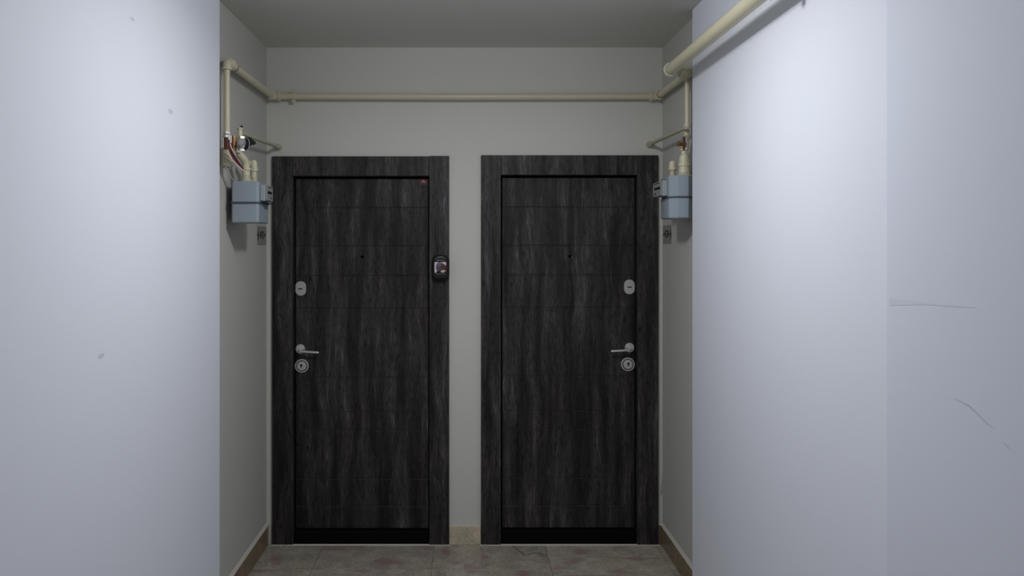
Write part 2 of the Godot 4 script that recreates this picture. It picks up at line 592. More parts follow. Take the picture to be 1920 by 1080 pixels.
func skirting() -> void:
	var h := 0.104
	# left
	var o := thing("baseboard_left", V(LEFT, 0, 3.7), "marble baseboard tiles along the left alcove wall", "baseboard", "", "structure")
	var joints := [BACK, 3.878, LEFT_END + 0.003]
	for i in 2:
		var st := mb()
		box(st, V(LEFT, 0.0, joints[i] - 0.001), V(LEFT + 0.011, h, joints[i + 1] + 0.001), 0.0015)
		part("tile", st, [M.skirt_shaded, M.skirt_b_shaded][i], o)
	var c := mb()
	caulk_bead(c, [V(LEFT, h, BACK), V(LEFT, h, LEFT_END)], Vector3.RIGHT, 0.011)
	part("caulk_bead", c, M.caulk, o)
	# right
	o = thing("baseboard_right", V(RIGHT, 0, 3.8), "marble baseboard tiles along the right alcove wall", "baseboard", "", "structure")
	joints = [BACK, 3.878, RIGHT_END + 0.003]
	for i in 2:
		var st := mb()
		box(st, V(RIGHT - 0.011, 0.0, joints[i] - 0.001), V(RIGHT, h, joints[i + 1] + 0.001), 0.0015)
		part("tile", st, [M.skirt_b_shaded, M.skirt_shaded][i], o)
	c = mb()
	caulk_bead(c, [V(RIGHT, h, BACK), V(RIGHT, h, RIGHT_END)], Vector3.LEFT, 0.011)
	part("caulk_bead", c, M.caulk, o)
	# back: the piece between the doors and the sliver beside the right-hand door
	o = thing("baseboard_back", V(0, 0, BACK), "short marble baseboard tile between the two doors", "baseboard", "", "structure")
	var st2 := mb()
	box(st2, V(-0.0775, 0.0, BACK), V(0.0945, 0.100, BACK - 0.011), 0.0015)
	part("tile", st2, M.skirt_lit, o)
	st2 = mb()
	box(st2, V(1.062, 0.0, BACK), V(RIGHT - 0.012, h, BACK - 0.011), 0.0015)
	part("tile", st2, M.skirt_b_shaded, o)
	c = mb()
	box(c, V(-0.0775, 0.100, BACK), V(0.0945, 0.1035, BACK - 0.009), 0.001)
	box(c, V(1.058, h, BACK), V(RIGHT, h + 0.006, BACK - 0.010), 0.001)
	part("caulk_bead", c, M.caulk, o)
	# pale sealant where the door frames meet wall and floor
	o = thing("trim_1", V(0, 0, BACK), "thin pale sealant line round the two door frames", "sealant", "", "structure")
	st2 = mb()
	for r in [[-1.0395, -0.0740, 2.1005], [0.0910, 1.0590, 2.1065]]:
		for e in [[r[0], r[0] + 0.005], [r[1] - 0.005, r[1]]]:
			box(st2, V(e[0], 0.0, BACK), V(e[1], r[2], BACK - 0.004), 0.001)
		box(st2, V(r[0], r[2] - 0.005, BACK), V(r[1], r[2], BACK - 0.004), 0.001)
		box(st2, V(r[0], 0.0, BACK - 0.010), V(r[1], 0.005, BACK - 0.026), 0.0015)
	part("sealant_line", st2, M.caulk, o)

func caulk_bead(st: SurfaceTool, line: Array, out: Vector3, w: float) -> void:     # smeared wedge between wall and baseboard top
	var a: Vector3 = line[0]
	var b: Vector3 = line[1]
	var up := Vector3(0, 0.019, 0)
	quad(st, a + out * w, b + out * w, b + up + out * 0.001, a + up + out * 0.001, out + Vector3(0, 0.6, 0))
	quad(st, a + out * w, a, a + up, a + up + out * 0.001, V(0, 0, 1))
	quad(st, b + out * w, b, b + up, b + up + out * 0.001, V(0, 0, -1))

# ---------------------------------------------------------------- the doors

func door(called: String, x0: float, x1: float, x2: float, x3: float, y0: float, y1: float, y2: float,
		l0: float, l1: float, ltop: float, lbot: float, cuts: Array, hinge_right: bool) -> void:
	var face := BACK - 0.022       # front of the casing
	var leafd := BACK + 0.026      # front of the leaf, set back in the casing
	var A := at(x0, y0, face)
	var B := at(x3, y2, face)
	var o := thing(called, Vector3((A.x + B.x) / 2.0, 0, -BACK),
		"dark grey wood-grain apartment door on the left, with a red sticker" if hinge_right else "dark grey wood-grain apartment door on the right, without a sticker",
		"door", "matching dark apartment doors", "structure")
	var yi := at(x1, y1, face).y
	var xi := at(x1, y1, face).x
	var xj := at(x2, y1, face).x
	var top := A.y
	# casing: two upright boards with a head board between them
	var st := mb()
	box(st, Vector3(A.x, 0.004, -BACK - 0.05), Vector3(xi - 0.0008, top, -face), 0.0022)
	part("jamb", st, M.case[0] if hinge_right else M.case[3], o)
	st = mb()
	box(st, Vector3(xj + 0.0008, 0.004, -BACK - 0.05), Vector3(B.x, top + (0.002 if hinge_right else 0.0), -face), 0.0022)
	part("jamb", st, M.case[1] if hinge_right else M.case[0], o)
	st = mb()
	box(st, Vector3(xi, yi, -BACK - 0.05), Vector3(xj, top, -face - 0.0008), 0.0022)
	part("head", st, M.case[2] if hinge_right else M.case[1], o)
	# steel frame behind, seen only as the black gap round the leaf
	st = mb()
	box(st, Vector3(A.x + 0.01, 0.02, -BACK - 0.12), Vector3(B.x - 0.01, top - 0.01, -BACK - 0.075))
	part("frame_back", st, M.gap, o, "black gap around the door leaf")
	# the leaf: a core and ten boards divided by V grooves
	var P := at(l0, ltop, leafd)
	var Q := at(l1, lbot, leafd)
	st = mb()
	box(st, Vector3(P.x + 0.002, Q.y + 0.002, -leafd - 0.055), Vector3(Q.x - 0.002, P.y - 0.002, -leafd - 0.0022))
	var leaf := part("leaf", st, M.leaf_a if hinge_right else M.leaf_b, o)
	var m: Material = M.leaf_a if hinge_right else M.leaf_b
	var ys := [P.y]
	for c in cuts:
		ys.append(at(l0, c, leafd).y)
	ys.append(Q.y)
	for i in ys.size() - 1:
		st = mb()
		box(st, Vector3(P.x, float(ys[i + 1]) + 0.0006, -leafd - 0.02), Vector3(Q.x, float(ys[i]) - 0.0006, -leafd), 0.0024)
		part("panel", st, m, leaf)
	# threshold
	st = mb()
	var s0 := at(x1, lbot + 1.5, leafd)
	box(st, Vector3(xi + 0.001, 0.006, -BACK - 0.09), Vector3(xj - 0.001, s0.y, -BACK + 0.004), 0.003)
	part("threshold", st, M.sill, o, "black steel threshold")
	# furniture
	var side := 1.0 if hinge_right else -1.0     # the lever points this way
	var f := Transform3D(Basis(), Vector3.ZERO)
	var c1 := at(564.0, 541.0, leafd) if hinge_right else at(1180.0, 538.0, leafd)
	st = mb()
	f.origin = c1
	extrude(st, rounded(0.059, 0.081, 0.0285, 10), f, 0.009, 0.003)
	var up_lock := part("lock_plate", st, M.steel, o, "rounded steel plate of the upper lock")
	st = mb()
	f.origin = c1 + Vector3(0.0, -0.001, 0.0088)
	extrude(st, rounded(0.024, 0.006, 0.0028, 4), f, 0.0008)
	part("keyhole", st, M.ink, up_lock)
	# lever on its rose
	var c2 := at(563.5, 654.0, leafd) if hinge_right else at(1180.0, 651.5, leafd)
	st = mb()
	lathe(st, [[0.0265, 0.0], [0.0265, 0.006], [0.0245, 0.0085], [0.012, 0.009], [0.012, 0.03], [0.0, 0.03]], c2, Vector3.BACK, 32)
	var rose := part("handle_rose", st, M.chrome, o)
	st = mb()
	var knee := c2 + Vector3(0, -0.008, 0.046)
	var tip := knee + Vector3(side * 0.104, -0.006, 0.0)
	tube(st, [c2 + Vector3(0, -0.004, 0.012), c2 + Vector3(0, -0.006, 0.034), knee + Vector3(side * 0.004, 0, -0.004), knee + Vector3(side * 0.012, 0, 0), knee.lerp(tip, 0.5), tip], 0.0068, 14)
	lathe(st, [[0.0068, 0.0], [0.0055, 0.004], [0.0, 0.0055]], tip, Vector3(side, 0, 0), 14)
	part("lever", st, M.chrome, rose, "chrome lever")
	# cylinder guard
	var c3 := at(566.0, 686.0, leafd) if hinge_right else at(1177.0, 683.0, leafd)
	st = mb()
	lathe(st, [[0.038, 0.0], [0.038, 0.007], [0.0355, 0.011], [0.0315, 0.011], [0.030, 0.007], [0.0, 0.007]], c3, Vector3.BACK, 36)
	var guard := part("cylinder_guard", st, M.steel, o, "round steel guard of the lower lock")
	st = mb()
	lathe(st, [[0.0298, 0.0072], [0.0298, 0.0078], [0.0, 0.0078]], c3, Vector3.BACK, 32)
	part("shadow_gap", st, M.ink, guard)
	st = mb()
	lathe(st, [[0.0262, 0.0075], [0.0262, 0.012], [0.022, 0.0155], [0.0, 0.0165]], c3, Vector3.BACK, 32)
	part("cylinder_core", st, M.steel, guard)
	st = mb()
	f.origin = c3 + Vector3(0.0, 0.006, 0.0162)
	extrude(st, rounded(0.0135, 0.0105, 0.005, 5), f, 0.0016)
	f.origin = c3 + Vector3(0.0, -0.001, 0.0162)
	extrude(st, rounded(0.005, 0.016, 0.0022, 4), f, 0.0014)
	part("keyhole", st, M.ink, guard)
	# spy hole
	var c4 := at(679.0, 481.5, leafd) if hinge_right else at(1068.5, 480.5, leafd)
	st = mb()
	lathe(st, [[0.0085, 0.0], [0.0085, 0.0025], [0.0065, 0.0035], [0.0, 0.0025]], c4, Vector3.BACK, 20)
	var spy := part("peephole", st, M.gap, o)
	if not hinge_right:
		st = mb()
		lathe(st, [[0.007, 0.0], [0.007, 0.002], [0.004, 0.0035], [0.0, 0.0035]], c4 + Vector3(0.012, -0.006, 0), Vector3.BACK, 16)
		part("peephole_cover", st, mat(Color(0.22, 0.22, 0.22), 0.5), spy)
	if hinge_right:
		var a := at(787.5, 335.5, leafd)
		var b := at(800.5, 346.0, leafd)
		st = mb()
		box(st, Vector3(a.x, b.y, -leafd), Vector3(b.x, a.y, -leafd + 0.0008), 0.0003)
		var tagp := part("sticker", st, M.red, o, "small red sticker with a pale mark")
		st = mb()
		var zz := -leafd + 0.0010
		var pl := [at(790.0, 341.5, leafd), at(793.5, 337.5, leafd), at(795.5, 339.0, leafd), at(798.0, 341.5, leafd), at(796.5, 342.5, leafd), at(793.5, 340.5, leafd), at(791.0, 342.5, leafd)]
		for i in [[0, 1, 5], [0, 5, 6], [1, 2, 5], [2, 3, 4], [2, 4, 5]]:
			tri(st, Vector3(pl[i[0]].x, pl[i[0]].y, zz), Vector3(pl[i[1]].x, pl[i[1]].y, zz), Vector3(pl[i[2]].x, pl[i[2]].y, zz), Vector3.BACK)
		part("sticker_mark", st, mat(Color(0.75, 0.52, 0.55), 0.6), tagp)

# ---------------------------------------------------------------- pipes

func pipes() -> void:
	var F := Vector3(0, 0, -1)
	var X := Vector3.RIGHT
	var U := Vector3.UP
	# the thick supply pipe along the right corridor wall
	var sx := 0.945
	var sy := 2.428
	var r := 0.027
	var o := thing("gas_pipe", V(sx, sy, 3.6), "thick cream gas pipe running along the right corridor wall", "pipe")
	var st := mb()
	tube(st, [V(sx, sy, FRONT + 0.001), V(sx, sy, 3.51)], r, 28)
	part("pipe", st, M.cream, o)
	st = mb()
	tube(st, arc(V(sx, sy, 3.565), F, X, 0.034), r * 1.12, 26)
	lathe(st, [[r, -0.004], [r * 1.2, -0.002], [r * 1.24, 0.004], [r * 1.24, 0.012], [r, 0.014]], V(sx, sy, 3.52), F, 26)
	part("elbow", st, M.cream, o)
	clamp_ring(o, V(sx, sy, 2.37), F, X, HALL_RIGHT - sx, r, M.cream)
	clamp_ring(o, V(sx, sy, 0.6), F, X, HALL_RIGHT - sx, r, M.cream)
	# the loop: tee, right wall, back wall, left wall
	var q := 0.0175
	var lx := -1.028
	var rx := 1.046
	var ly := 2.427
	var bd := 4.163
	o = thing("gas_pipe", V(0, ly, bd), "thinner cream gas pipe round the alcove walls above the doors", "pipe")
	st = mb()
	tube(st, [V(sx + 0.034, sy, 3.565), V(rx, ly, 3.60)], 0.0185, 22)
	lathe(st, [[0.0185, 0.0], [0.0235, 0.002], [0.0245, 0.008], [0.0245, 0.075], [0.023, 0.08], [0.0, 0.08]], V(sx + 0.050, sy, 3.572), X, 24)
	tube(st, [V(rx, ly, 3.58), V(rx, ly, 3.655)], 0.0225, 22)
	part("tee", st, M.cream, o)
	st = mb()
	tube(st, [V(rx, ly, 3.655), V(rx, ly, bd - 0.03)], q, 22)
	part("pipe", st, M.cream, o)
	elbow(o, V(rx, ly, bd), F, -X, q, M.cream)
	st = mb()
	tube(st, [V(rx - 0.03, ly, bd), V(0, ly - 0.003, bd), V(lx + 0.03, ly, bd)], q, 22)
	part("pipe", st, M.cream, o)
	elbow(o, V(lx, ly, bd), -X, -F, q, M.cream)
	st = mb()
	tube(st, [V(lx, ly, bd - 0.03), V(lx, ly, 3.44)], q, 22)
	part("pipe", st, M.cream, o)
	st = mb()                                             # union beside the left elbow
	lathe(st, [[0.0, 0.0], [0.0215, 0.0], [0.0245, 0.004], [0.0245, 0.034], [0.0205, 0.040], [0.0205, 0.066], [0.018, 0.070], [0.0, 0.070]], V(lx, ly, 3.395), F, 24)
	part("coupling", st, M.cream, o)
	st = mb()
	lathe(st, [[0.0, 0.0], [0.0195, 0.0], [0.0195, 0.009], [0.0, 0.009]], V(lx, ly, 3.465), F, 22)
	part("thread_seal", st, M.rust, o, "dark bare thread at the joint")
	st = mb()
	lathe(st, [[0.0, 0.0], [0.0190, 0.0], [0.0190, 0.006], [0.0, 0.006]], V(rx, ly, 4.105), F, 22)
	part("thread_seal", st, M.rust, o, "dark bare thread at the joint")
	clamp_ring(o, V(-0.915, ly, bd), X, F, BACK - bd, q, M.cream)
	# risers down to the meters
	o = thing("riser_pipe", V(lx, 2.0, 3.36), "cream vertical pipe above the left meter, with a regulator", "pipe", "vertical pipes down to the meters")
	var rr := 0.0135
	st = mb()
	tube(st, [V(lx, ly - 0.03, 3.36), V(lx, 2.122, 3.36)], rr, 20)
	part("pipe", st, M.cream, o)
	elbow(o, V(lx, ly, 3.36), -F, -U, rr * 1.12, M.cream)
	st = mb()
	hexnut(st, V(lx, 2.094, 3.36), U, 0.019, 0.014)
	hexnut(st, V(lx, 2.110, 3.36), U, 0.0165, 0.012)
	part("nut", st, M.steel, o)
	st = mb()
	lathe(st, [[0.0, 0.0], [0.012, 0.0], [0.012, 0.05], [0.0, 0.05]], V(lx, 2.046, 3.36), U, 16)
	part("neck", st, M.rust, o)
	st = mb()
	lathe(st, [[0.0, 0.0], [0.020, 0.0], [0.0255, 0.003], [0.0255, 0.008], [0.0235, 0.010], [0.0235, 0.074], [0.0255, 0.077], [0.0255, 0.082], [0.021, 0.085], [0.0, 0.086]], V(lx - 0.006, 1.968, 3.38), U, 28)
	var reg := part("regulator", st, M.cream_dull, o)
	st = mb()
	for k in 3:
		lathe(st, [[0.0, 0.0], [0.004, 0.0], [0.004, 0.011], [0.0, 0.011]], V(lx - 0.018 + 0.013 * k, 1.958, 3.372), U, 10)
	part("screw", st, M.steel, reg)
	o = thing("riser_pipe", V(rx, 2.2, 3.6), "cream vertical pipe above the right meter, half behind the wall", "pipe", "vertical pipes down to the meters")
	st = mb()
	tube(st, [V(rx, ly - 0.02, 3.615), V(rx, 2.185, 3.615), V(rx - 0.004, 2.155, 3.605), V(rx - 0.012, 2.13, 3.59)], 0.0115, 18)
	part("pipe", st, M.cream, o)
	st = mb()
	lathe(st, [[0.0115, 0.0], [0.015, 0.002], [0.015, 0.02], [0.0115, 0.022]], V(rx, 2.176, 3.615), U, 18)
	part("coupling", st, M.cream, o)
	# thin outlet pipes through the back wall
	o = thing("outlet_pipe", V(-1.0, 2.14, 3.9), "thin cream pipe from the left valve into the back wall", "pipe", "thin pipes into the back wall")
	st = mb()
	tube(st, [V(-0.992, 2.128, 3.46), V(-1.003, 2.157, BACK - 0.02)], 0.0088, 16)
	part("pipe", st, M.cream_dull, o)
	st = mb()
	lathe(st, [[0.0, 0.0], [0.0125, 0.0], [0.0135, 0.003], [0.0135, 0.03], [0.017, 0.034], [0.017, 0.045]], V(-1.003, 2.157, BACK - 0.045), F, 20)
	part("wall_socket", st, M.cream_dull, o)
	o = thing("outlet_pipe", V(1.01, 2.17, 3.9), "thin cream pipe from the right valve into the back wall", "pipe", "thin pipes into the back wall")
	st = mb()
	tube(st, [V(1.022, 2.168, 3.56), V(1.010, 2.172, BACK - 0.02)], 0.0088, 16)
	part("pipe", st, M.cream_dull, o)
	st = mb()
	lathe(st, [[0.0, 0.0], [0.0135, 0.0], [0.0145, 0.003], [0.0145, 0.028], [0.018, 0.032], [0.018, 0.045]], V(1.010, 2.172, BACK - 0.045), F, 20)
	part("wall_socket", st, M.cream_dull, o)

# ---------------------------------------------------------------- meters

func meter_body(o: Node3D, lo: Vector3, hi: Vector3, seam: float, corners: float, steps := 7) -> void:
	# lo, hi: corners of the case; seam: height of the flange; pressed steel halves with rounded upright edges
	var w := hi.x - lo.x
	var dz := absf(hi.z - lo.z)
	var cx := (lo.x + hi.x) / 2.0
	var cz := (lo.z + hi.z) / 2.0
	var poly := rounded(w, dz, corners, steps)
	var st := mb()
	extrude(st, poly, Transform3D(Basis(Vector3.RIGHT, -PI / 2), Vector3(cx, seam + 0.003, cz)), hi.y - seam - 0.003, 0.004)
	part("upper_case", st, M.meter, o)
	st = mb()
	extrude(st, poly, Transform3D(Basis(Vector3.RIGHT, PI / 2), Vector3(cx, seam - 0.003, cz)), seam - 0.003 - lo.y, 0.005)
	part("lower_case", st, M.meter, o)
	st = mb()
	extrude(st, rounded(w + 0.010, dz + 0.010, corners + 0.004, steps), Transform3D(Basis(Vector3.RIGHT, -PI / 2), Vector3(cx, seam - 0.0035, cz)), 0.007, 0.001)
	part("seam_flange", st, M.meter_seam, o, "dark crimped seam round the meter")

func counter(o: Node3D, x: float, out: float, y0: float, y1: float, d0: float, d1: float, thick: float) -> void:
	# index box on the side that faces across the alcove
	var st := mb()
	box(st, V(x, y0, d0), V(x + out * thick * 0.8, y1, d1), 0.003)
	var b := part("counter_box", st, M.meter_box, o)
	st = mb()
	var xa := x + out * thick * 0.8
	var xb := x + out * thick
	box(st, V(xa, y0 + 0.002, d0 + 0.006), V(xb, y1 - 0.002, d1 - 0.004), 0.004)
	part("counter_window", st, M.plate, b, "grey counter face")
	st = mb()
	var ym := lerpf(y0, y1, 0.55)
	box(st, V(xb - out * 0.001, ym - 0.006, lerpf(d0, d1, 0.12)), V(xb + out * 0.0012, ym + 0.006, lerpf(d0, d1, 0.78)), 0.001)
	box(st, V(xb - out * 0.001, lerpf(y0, y1, 0.17), lerpf(d0, d1, 0.6)), V(xb + out * 0.0012, lerpf(y0, y1, 0.27), lerpf(d0, d1, 0.74)), 0.001)
	box(st, V(xb - out * 0.001, lerpf(y0, y1, 0.86), lerpf(d0, d1, 0.2)), V(xb + out * 0.0012, lerpf(y0, y1, 0.9), lerpf(d0, d1, 0.85)), 0.0005)
	part("counter_digits", st, M.ink, b, "black number window and marks")

func nozzle(o: Node3D, p: Vector3, r: float, label := "") -> void:
	var st := mb()
	lathe(st, [[0.0, 0.0], [r * 1.7, 0.0], [r * 1.7, 0.006], [r * 1.45, 0.012], [r * 1.15, 0.03], [r * 1.1, 0.034], [0.0, 0.034]], p, Vector3.UP, 26)
	part("inlet_nut", st, M.cream_dull, o, label)

func meter_left() -> void:
	var d := 3.45
	var lo := V(-1.037, 1.727, d + 0.18)
	var hi := V(-0.914, 1.913, d)
	var o := thing("gas_meter", V(-0.976, 1.727, d + 0.09), "blue-grey box gas meter on the left alcove wall", "gas meter", "blue-grey gas meters")
	meter_body(o, lo, hi, 1.818, 0.012)
	counter(o, hi.x, 1.0, 1.826, 1.899, d + 0.02, d + 0.14, 0.031)
	var st := mb()                    # wall bracket
	box(st, V(LEFT, 1.835, d + 0.105), V(lo.x + 0.002, 1.89, d + 0.111), 0.001)
	part("bracket", st, M.meter_seam, o)
	st = mb()
	box(st, V(LEFT, 1.835, d + 0.155), V(lo.x + 0.002, 1.89, d + 0.161), 0.001)
	part("bracket", st, M.meter_seam, o)
	st = mb()
	box(st, V(hi.x + 0.001, 1.8175, d + 0.06), V(hi.x + 0.032, 1.8195, d + 0.16), 0.0008)
	part("seal_tab", st, M.black, o)
	nozzle(o, V(-0.982, 1.911, d + 0.045), 0.0155)
	nozzle(o, V(-0.974, 1.911, d + 0.14), 0.0130)
	var F := Vector3(0, 0, -1)
	# cream bends on top of the two connections
	st = mb()
	tube(st, [at(448, 286, 3.45), at(451, 291, 3.458), at(456, 297, 3.473), at(459.5, 303, 3.487), at(461, 309, 3.494), V(-0.982, 1.938, d + 0.045)], 0.0172, 24)
	lathe(st, [[0.0172, 0.0], [0.0210, 0.002], [0.0210, 0.012], [0.0172, 0.015]], V(-0.982, 1.964, d + 0.045), Vector3.UP, 24)
	lathe(st, [[0.0, 0.0], [0.016, 0.0], [0.0195, 0.004], [0.0195, 0.012], [0.0, 0.013]], at(448, 288, 3.45), Vector3.UP, 22)
	part("inlet_elbow", st, M.cream, o)
	st = mb()
	lathe(st, [[0.0, 0.0], [0.0148, 0.0], [0.0148, 0.030], [0.0195, 0.032], [0.0200, 0.038], [0.0200, 0.043], [0.0172, 0.047], [0.0172, 0.064], [0.0155, 0.075], [0.011, 0.083], [0.0, 0.087]], V(-0.974, 1.938, d + 0.14), Vector3.UP, 24)
	tube(st, [V(-0.974, 2.004, d + 0.14), V(-1.02, 2.006, d + 0.135)], 0.0150, 20)
	part("outlet_elbow", st, M.cream, o)
	st = mb()
	box(st, V(-0.962, 1.911, d + 0.13), V(-0.935, 1.920, d + 0.165), 0.002)
	part("lead_seal", st, M.black, o)
	# valve above the inlet
	var vx := -0.990
	var vd := 3.45
	var vb := V(vx, 2.05, vd)
	var v := thing("gas_valve", vb, "chrome gas valve with a black handle above the left meter", "valve", "gas valves over the meters")
	st = mb()
	hexnut(st, V(vx, 2.045, vd), Vector3.UP, 0.0185, 0.012)
	lathe(st, [[0.013, 0.010], [0.018, 0.016], [0.0215, 0.026], [0.0228, 0.036], [0.0215, 0.046], [0.017, 0.054], [0.0125, 0.058]], V(vx, 2.045, vd), Vector3.UP, 28)
	hexnut(st, V(vx, 2.101, vd), Vector3.UP, 0.0175, 0.013)
	lathe(st, [[0.0, 0.0], [0.010, 0.0], [0.010, 0.014], [0.012, 0.016], [0.012, 0.022], [0.0, 0.022]], V(vx + 0.010, 2.08, vd - 0.016), Vector3(0, 0, 1), 18)
	part("body", st, M.chrome, v)
	st = mb()
	hexnut(st, V(vx - 0.033, 2.046, vd), Vector3.UP, 0.011, 0.070)
	tube(st, [V(vx - 0.034, 2.085, vd), V(vx - 0.012, 2.085, vd)], 0.008, 12)
	part("brass_fitting", st, M.brass, v, "brass hexagon fitting")
	st = mb()
	lathe(st, [[0.0, 0.0], [0.0105, 0.0], [0.0105, 0.028], [0.013, 0.031], [0.013, 0.036], [0.0105, 0.040], [0.008, 0.040], [0.007, 0.03], [0.0, 0.03]], V(vx - 0.007, 2.113, vd), Vector3.UP, 22)
	part("stub", st, M.cream, v)
	st = mb()
	tube(st, [V(vx - 0.007, 2.15, vd), V(vx + 0.004, 2.158, vd - 0.004)], 0.005, 10)
	part("cap_screw", st, M.black, v)
	st = mb()
	var hp := PackedVector2Array([Vector2(0.0, 0.026), Vector2(0.010, 0.030), Vector2(0.022, 0.027), Vector2(0.034, 0.017), Vector2(0.044, 0.010), Vector2(0.046, 0.001), Vector2(0.040, -0.004), Vector2(0.028, -0.005), Vector2(0.016, -0.012), Vector2(0.008, -0.024), Vector2(-0.002, -0.029), Vector2(-0.008, -0.024), Vector2(-0.004, -0.012), Vector2(0.002, 0.0), Vector2(0.004, 0.012)])
	extrude(st, hp, Transform3D(Basis(), V(vx + 0.018, 2.080, vd + 0.002)), 0.012, 0.003)
	var hd := part("handle", st, M.black, v, "black winged handle")
	st = mb()
	var loop := []
	for k in 11:
		var a := -0.9 + 2.3 * k / 10.0
		loop.append(V(vx + 0.022 + cos(a) * 0.017, 2.079 + sin(a) * 0.027, vd - 0.014))
	tube(st, loop, 0.0013, 8)
	part("seal_wire", st, M.steel, hd)
	# seal wires, ribbon and cord hanging across the valve
	var w := thing("wire_bundle", at(440, 290, 3.35), "red and white wires hanging beside the left valve", "wire")
	var runs := [
		[[431, 250], [429, 258], [430, 268], [434, 278], [439, 286], [442, 290]],
		[[429, 262], [430, 275], [436, 288], [444, 300], [451, 310], [456, 317]],
		[[428, 268], [431, 284], [438, 297], [446, 307], [453, 314]],
		[[428, 285], [431, 294], [438, 303], [447, 312], [457, 320]],
	]
	var mats := [M.white, M.red, mat(Color(0.45, 0.14, 0.15), 0.5), M.white]
	var names := ["white_wire", "red_wire", "red_wire", "white_wire"]
	var rad := [0.0030, 0.0038, 0.0030, 0.0027]
	for i in 4:
		st = mb()
		var pts := []
		var cv := Curve3D.new()
		for p in runs[i]:
			cv.add_point(at(p[0], p[1], 3.300 + (float(p[0]) - 428.0) * 0.0030))
		for k in 21:
			pts.append(cv.sample_baked(cv.get_baked_length() * k / 20.0, true))
		tube(st, pts, rad[i], 10)
		part(names[i], st, mats[i], w)
	st = mb()
	box(st, at(429.5, 268, 3.308), at(434.5, 254, 3.305), 0.001)
	part("paper_tag", st, M.white, w, "small white tag")
	st = mb()
	var tail := []
	for p in [[423, 311], [427, 322], [432, 331], [438, 338], [441, 344]]:
		tail.append(at(p[0], p[1], 3.345))
	tube(st, tail, 0.0022, 8)
	part("grey_wire", st, M.plate, w)

func meter_right() -> void:
	var d := 3.555
	var lo := V(0.953, 1.751, d + 0.21)
	var hi := V(1.068, 1.950, d)
	var o := thing("gas_meter", V(1.01, 1.751, d + 0.1), "blue-grey box gas meter on the right, half behind the wall", "gas meter", "blue-grey gas meters")
	meter_body(o, lo, hi, 1.850, 0.033, 1)
	counter(o, lo.x, -1.0, 1.857, 1.929, d + 0.05, d + 0.215, 0.031)
	var st := mb()
	box(st, V(hi.x - 0.002, 1.87, d + 0.09), V(RIGHT, 1.93, d + 0.1), 0.001)
	part("bracket", st, M.meter_seam, o)
	st = mb()
	lathe(st, [[0.0, 0.0], [0.005, 0.0], [0.006, 0.003], [0.005, 0.007], [0.0, 0.008]], V(lo.x - 0.014, 1.845, d + 0.12), Vector3.UP, 14)
	tube(st, [V(lo.x - 0.014, 1.852, d + 0.12), V(lo.x + 0.002, 1.853, d + 0.12)], 0.002, 8)
	part("lead_seal", st, M.chrome, o)
	var p1 := V(1.030, 1.948, d + 0.055)
	var p2 := V(1.004, 1.948, d + 0.155)
	nozzle(o, p1, 0.0185)
	nozzle(o, p2, 0.0115)
	st = mb()
	lathe(st, [[0.0, 0.012], [0.0250, 0.012], [0.0235, 0.045], [0.0262, 0.048], [0.0270, 0.054], [0.0262, 0.060], [0.0235, 0.062], [0.0235, 0.078], [0.0200, 0.096], [0.0135, 0.104], [0.0130, 0.118], [0.0175, 0.121], [0.0175, 0.128], [0.0, 0.129]], p1, Vector3.UP, 28)
	part("inlet_elbow", st, M.cream, o)
	st = mb()
	lathe(st, [[0.0, 0.026], [0.0125, 0.026], [0.0130, 0.036], [0.0200, 0.039], [0.0208, 0.044], [0.0200, 0.048], [0.0180, 0.050], [0.0180, 0.068], [0.0155, 0.079], [0.009, 0.084], [0.0, 0.085]], p2, Vector3.UP, 24)
	part("outlet_cap", st, M.cream, o)
	# valve, mostly hidden by the corridor wall
	var vp := V(1.035, 2.07, d + 0.06)
	var v := thing("gas_valve", vp, "rusty brass gas valve with lever above the right meter", "valve", "gas valves over the meters")
	st = mb()
	hexnut(st, vp + Vector3(0.004, 0.0, 0), Vector3.UP, 0.0165, 0.014)
	lathe(st, [[0.011, 0.012], [0.0155, 0.018], [0.0165, 0.03], [0.0155, 0.042], [0.011, 0.048]], vp + Vector3(0.004, 0, 0), Vector3.UP, 24)
	hexnut(st, vp + Vector3(0.004, 0.047, 0), Vector3.UP, 0.0155, 0.012)
	part("body", st, M.steel, v)
	st = mb()
	tube(st, [vp + Vector3(0.0, 0.030, 0.0), vp + Vector3(-0.030, 0.028, 0.004)], 0.0085, 14)
	hexnut(st, vp + Vector3(-0.026, 0.0283, 0.004), Vector3(-1, 0, 0), 0.0115, 0.011)
	part("brass_fitting", st, M.brass, v, "brass side fitting")
	st = mb()
	box(st, vp + Vector3(-0.016, -0.002, 0.018), vp + Vector3(-0.006, 0.062, 0.023), 0.0015)
	lathe(st, [[0.0, 0.0], [0.009, 0.0], [0.009, 0.006], [0.006, 0.008], [0.0, 0.008]], vp + Vector3(-0.010, 0.030, 0.018), Vector3(0, 0, 1), 16)
	part("lever", st, M.rust, v, "rusty upright lever")

# ---------------------------------------------------------------- small things

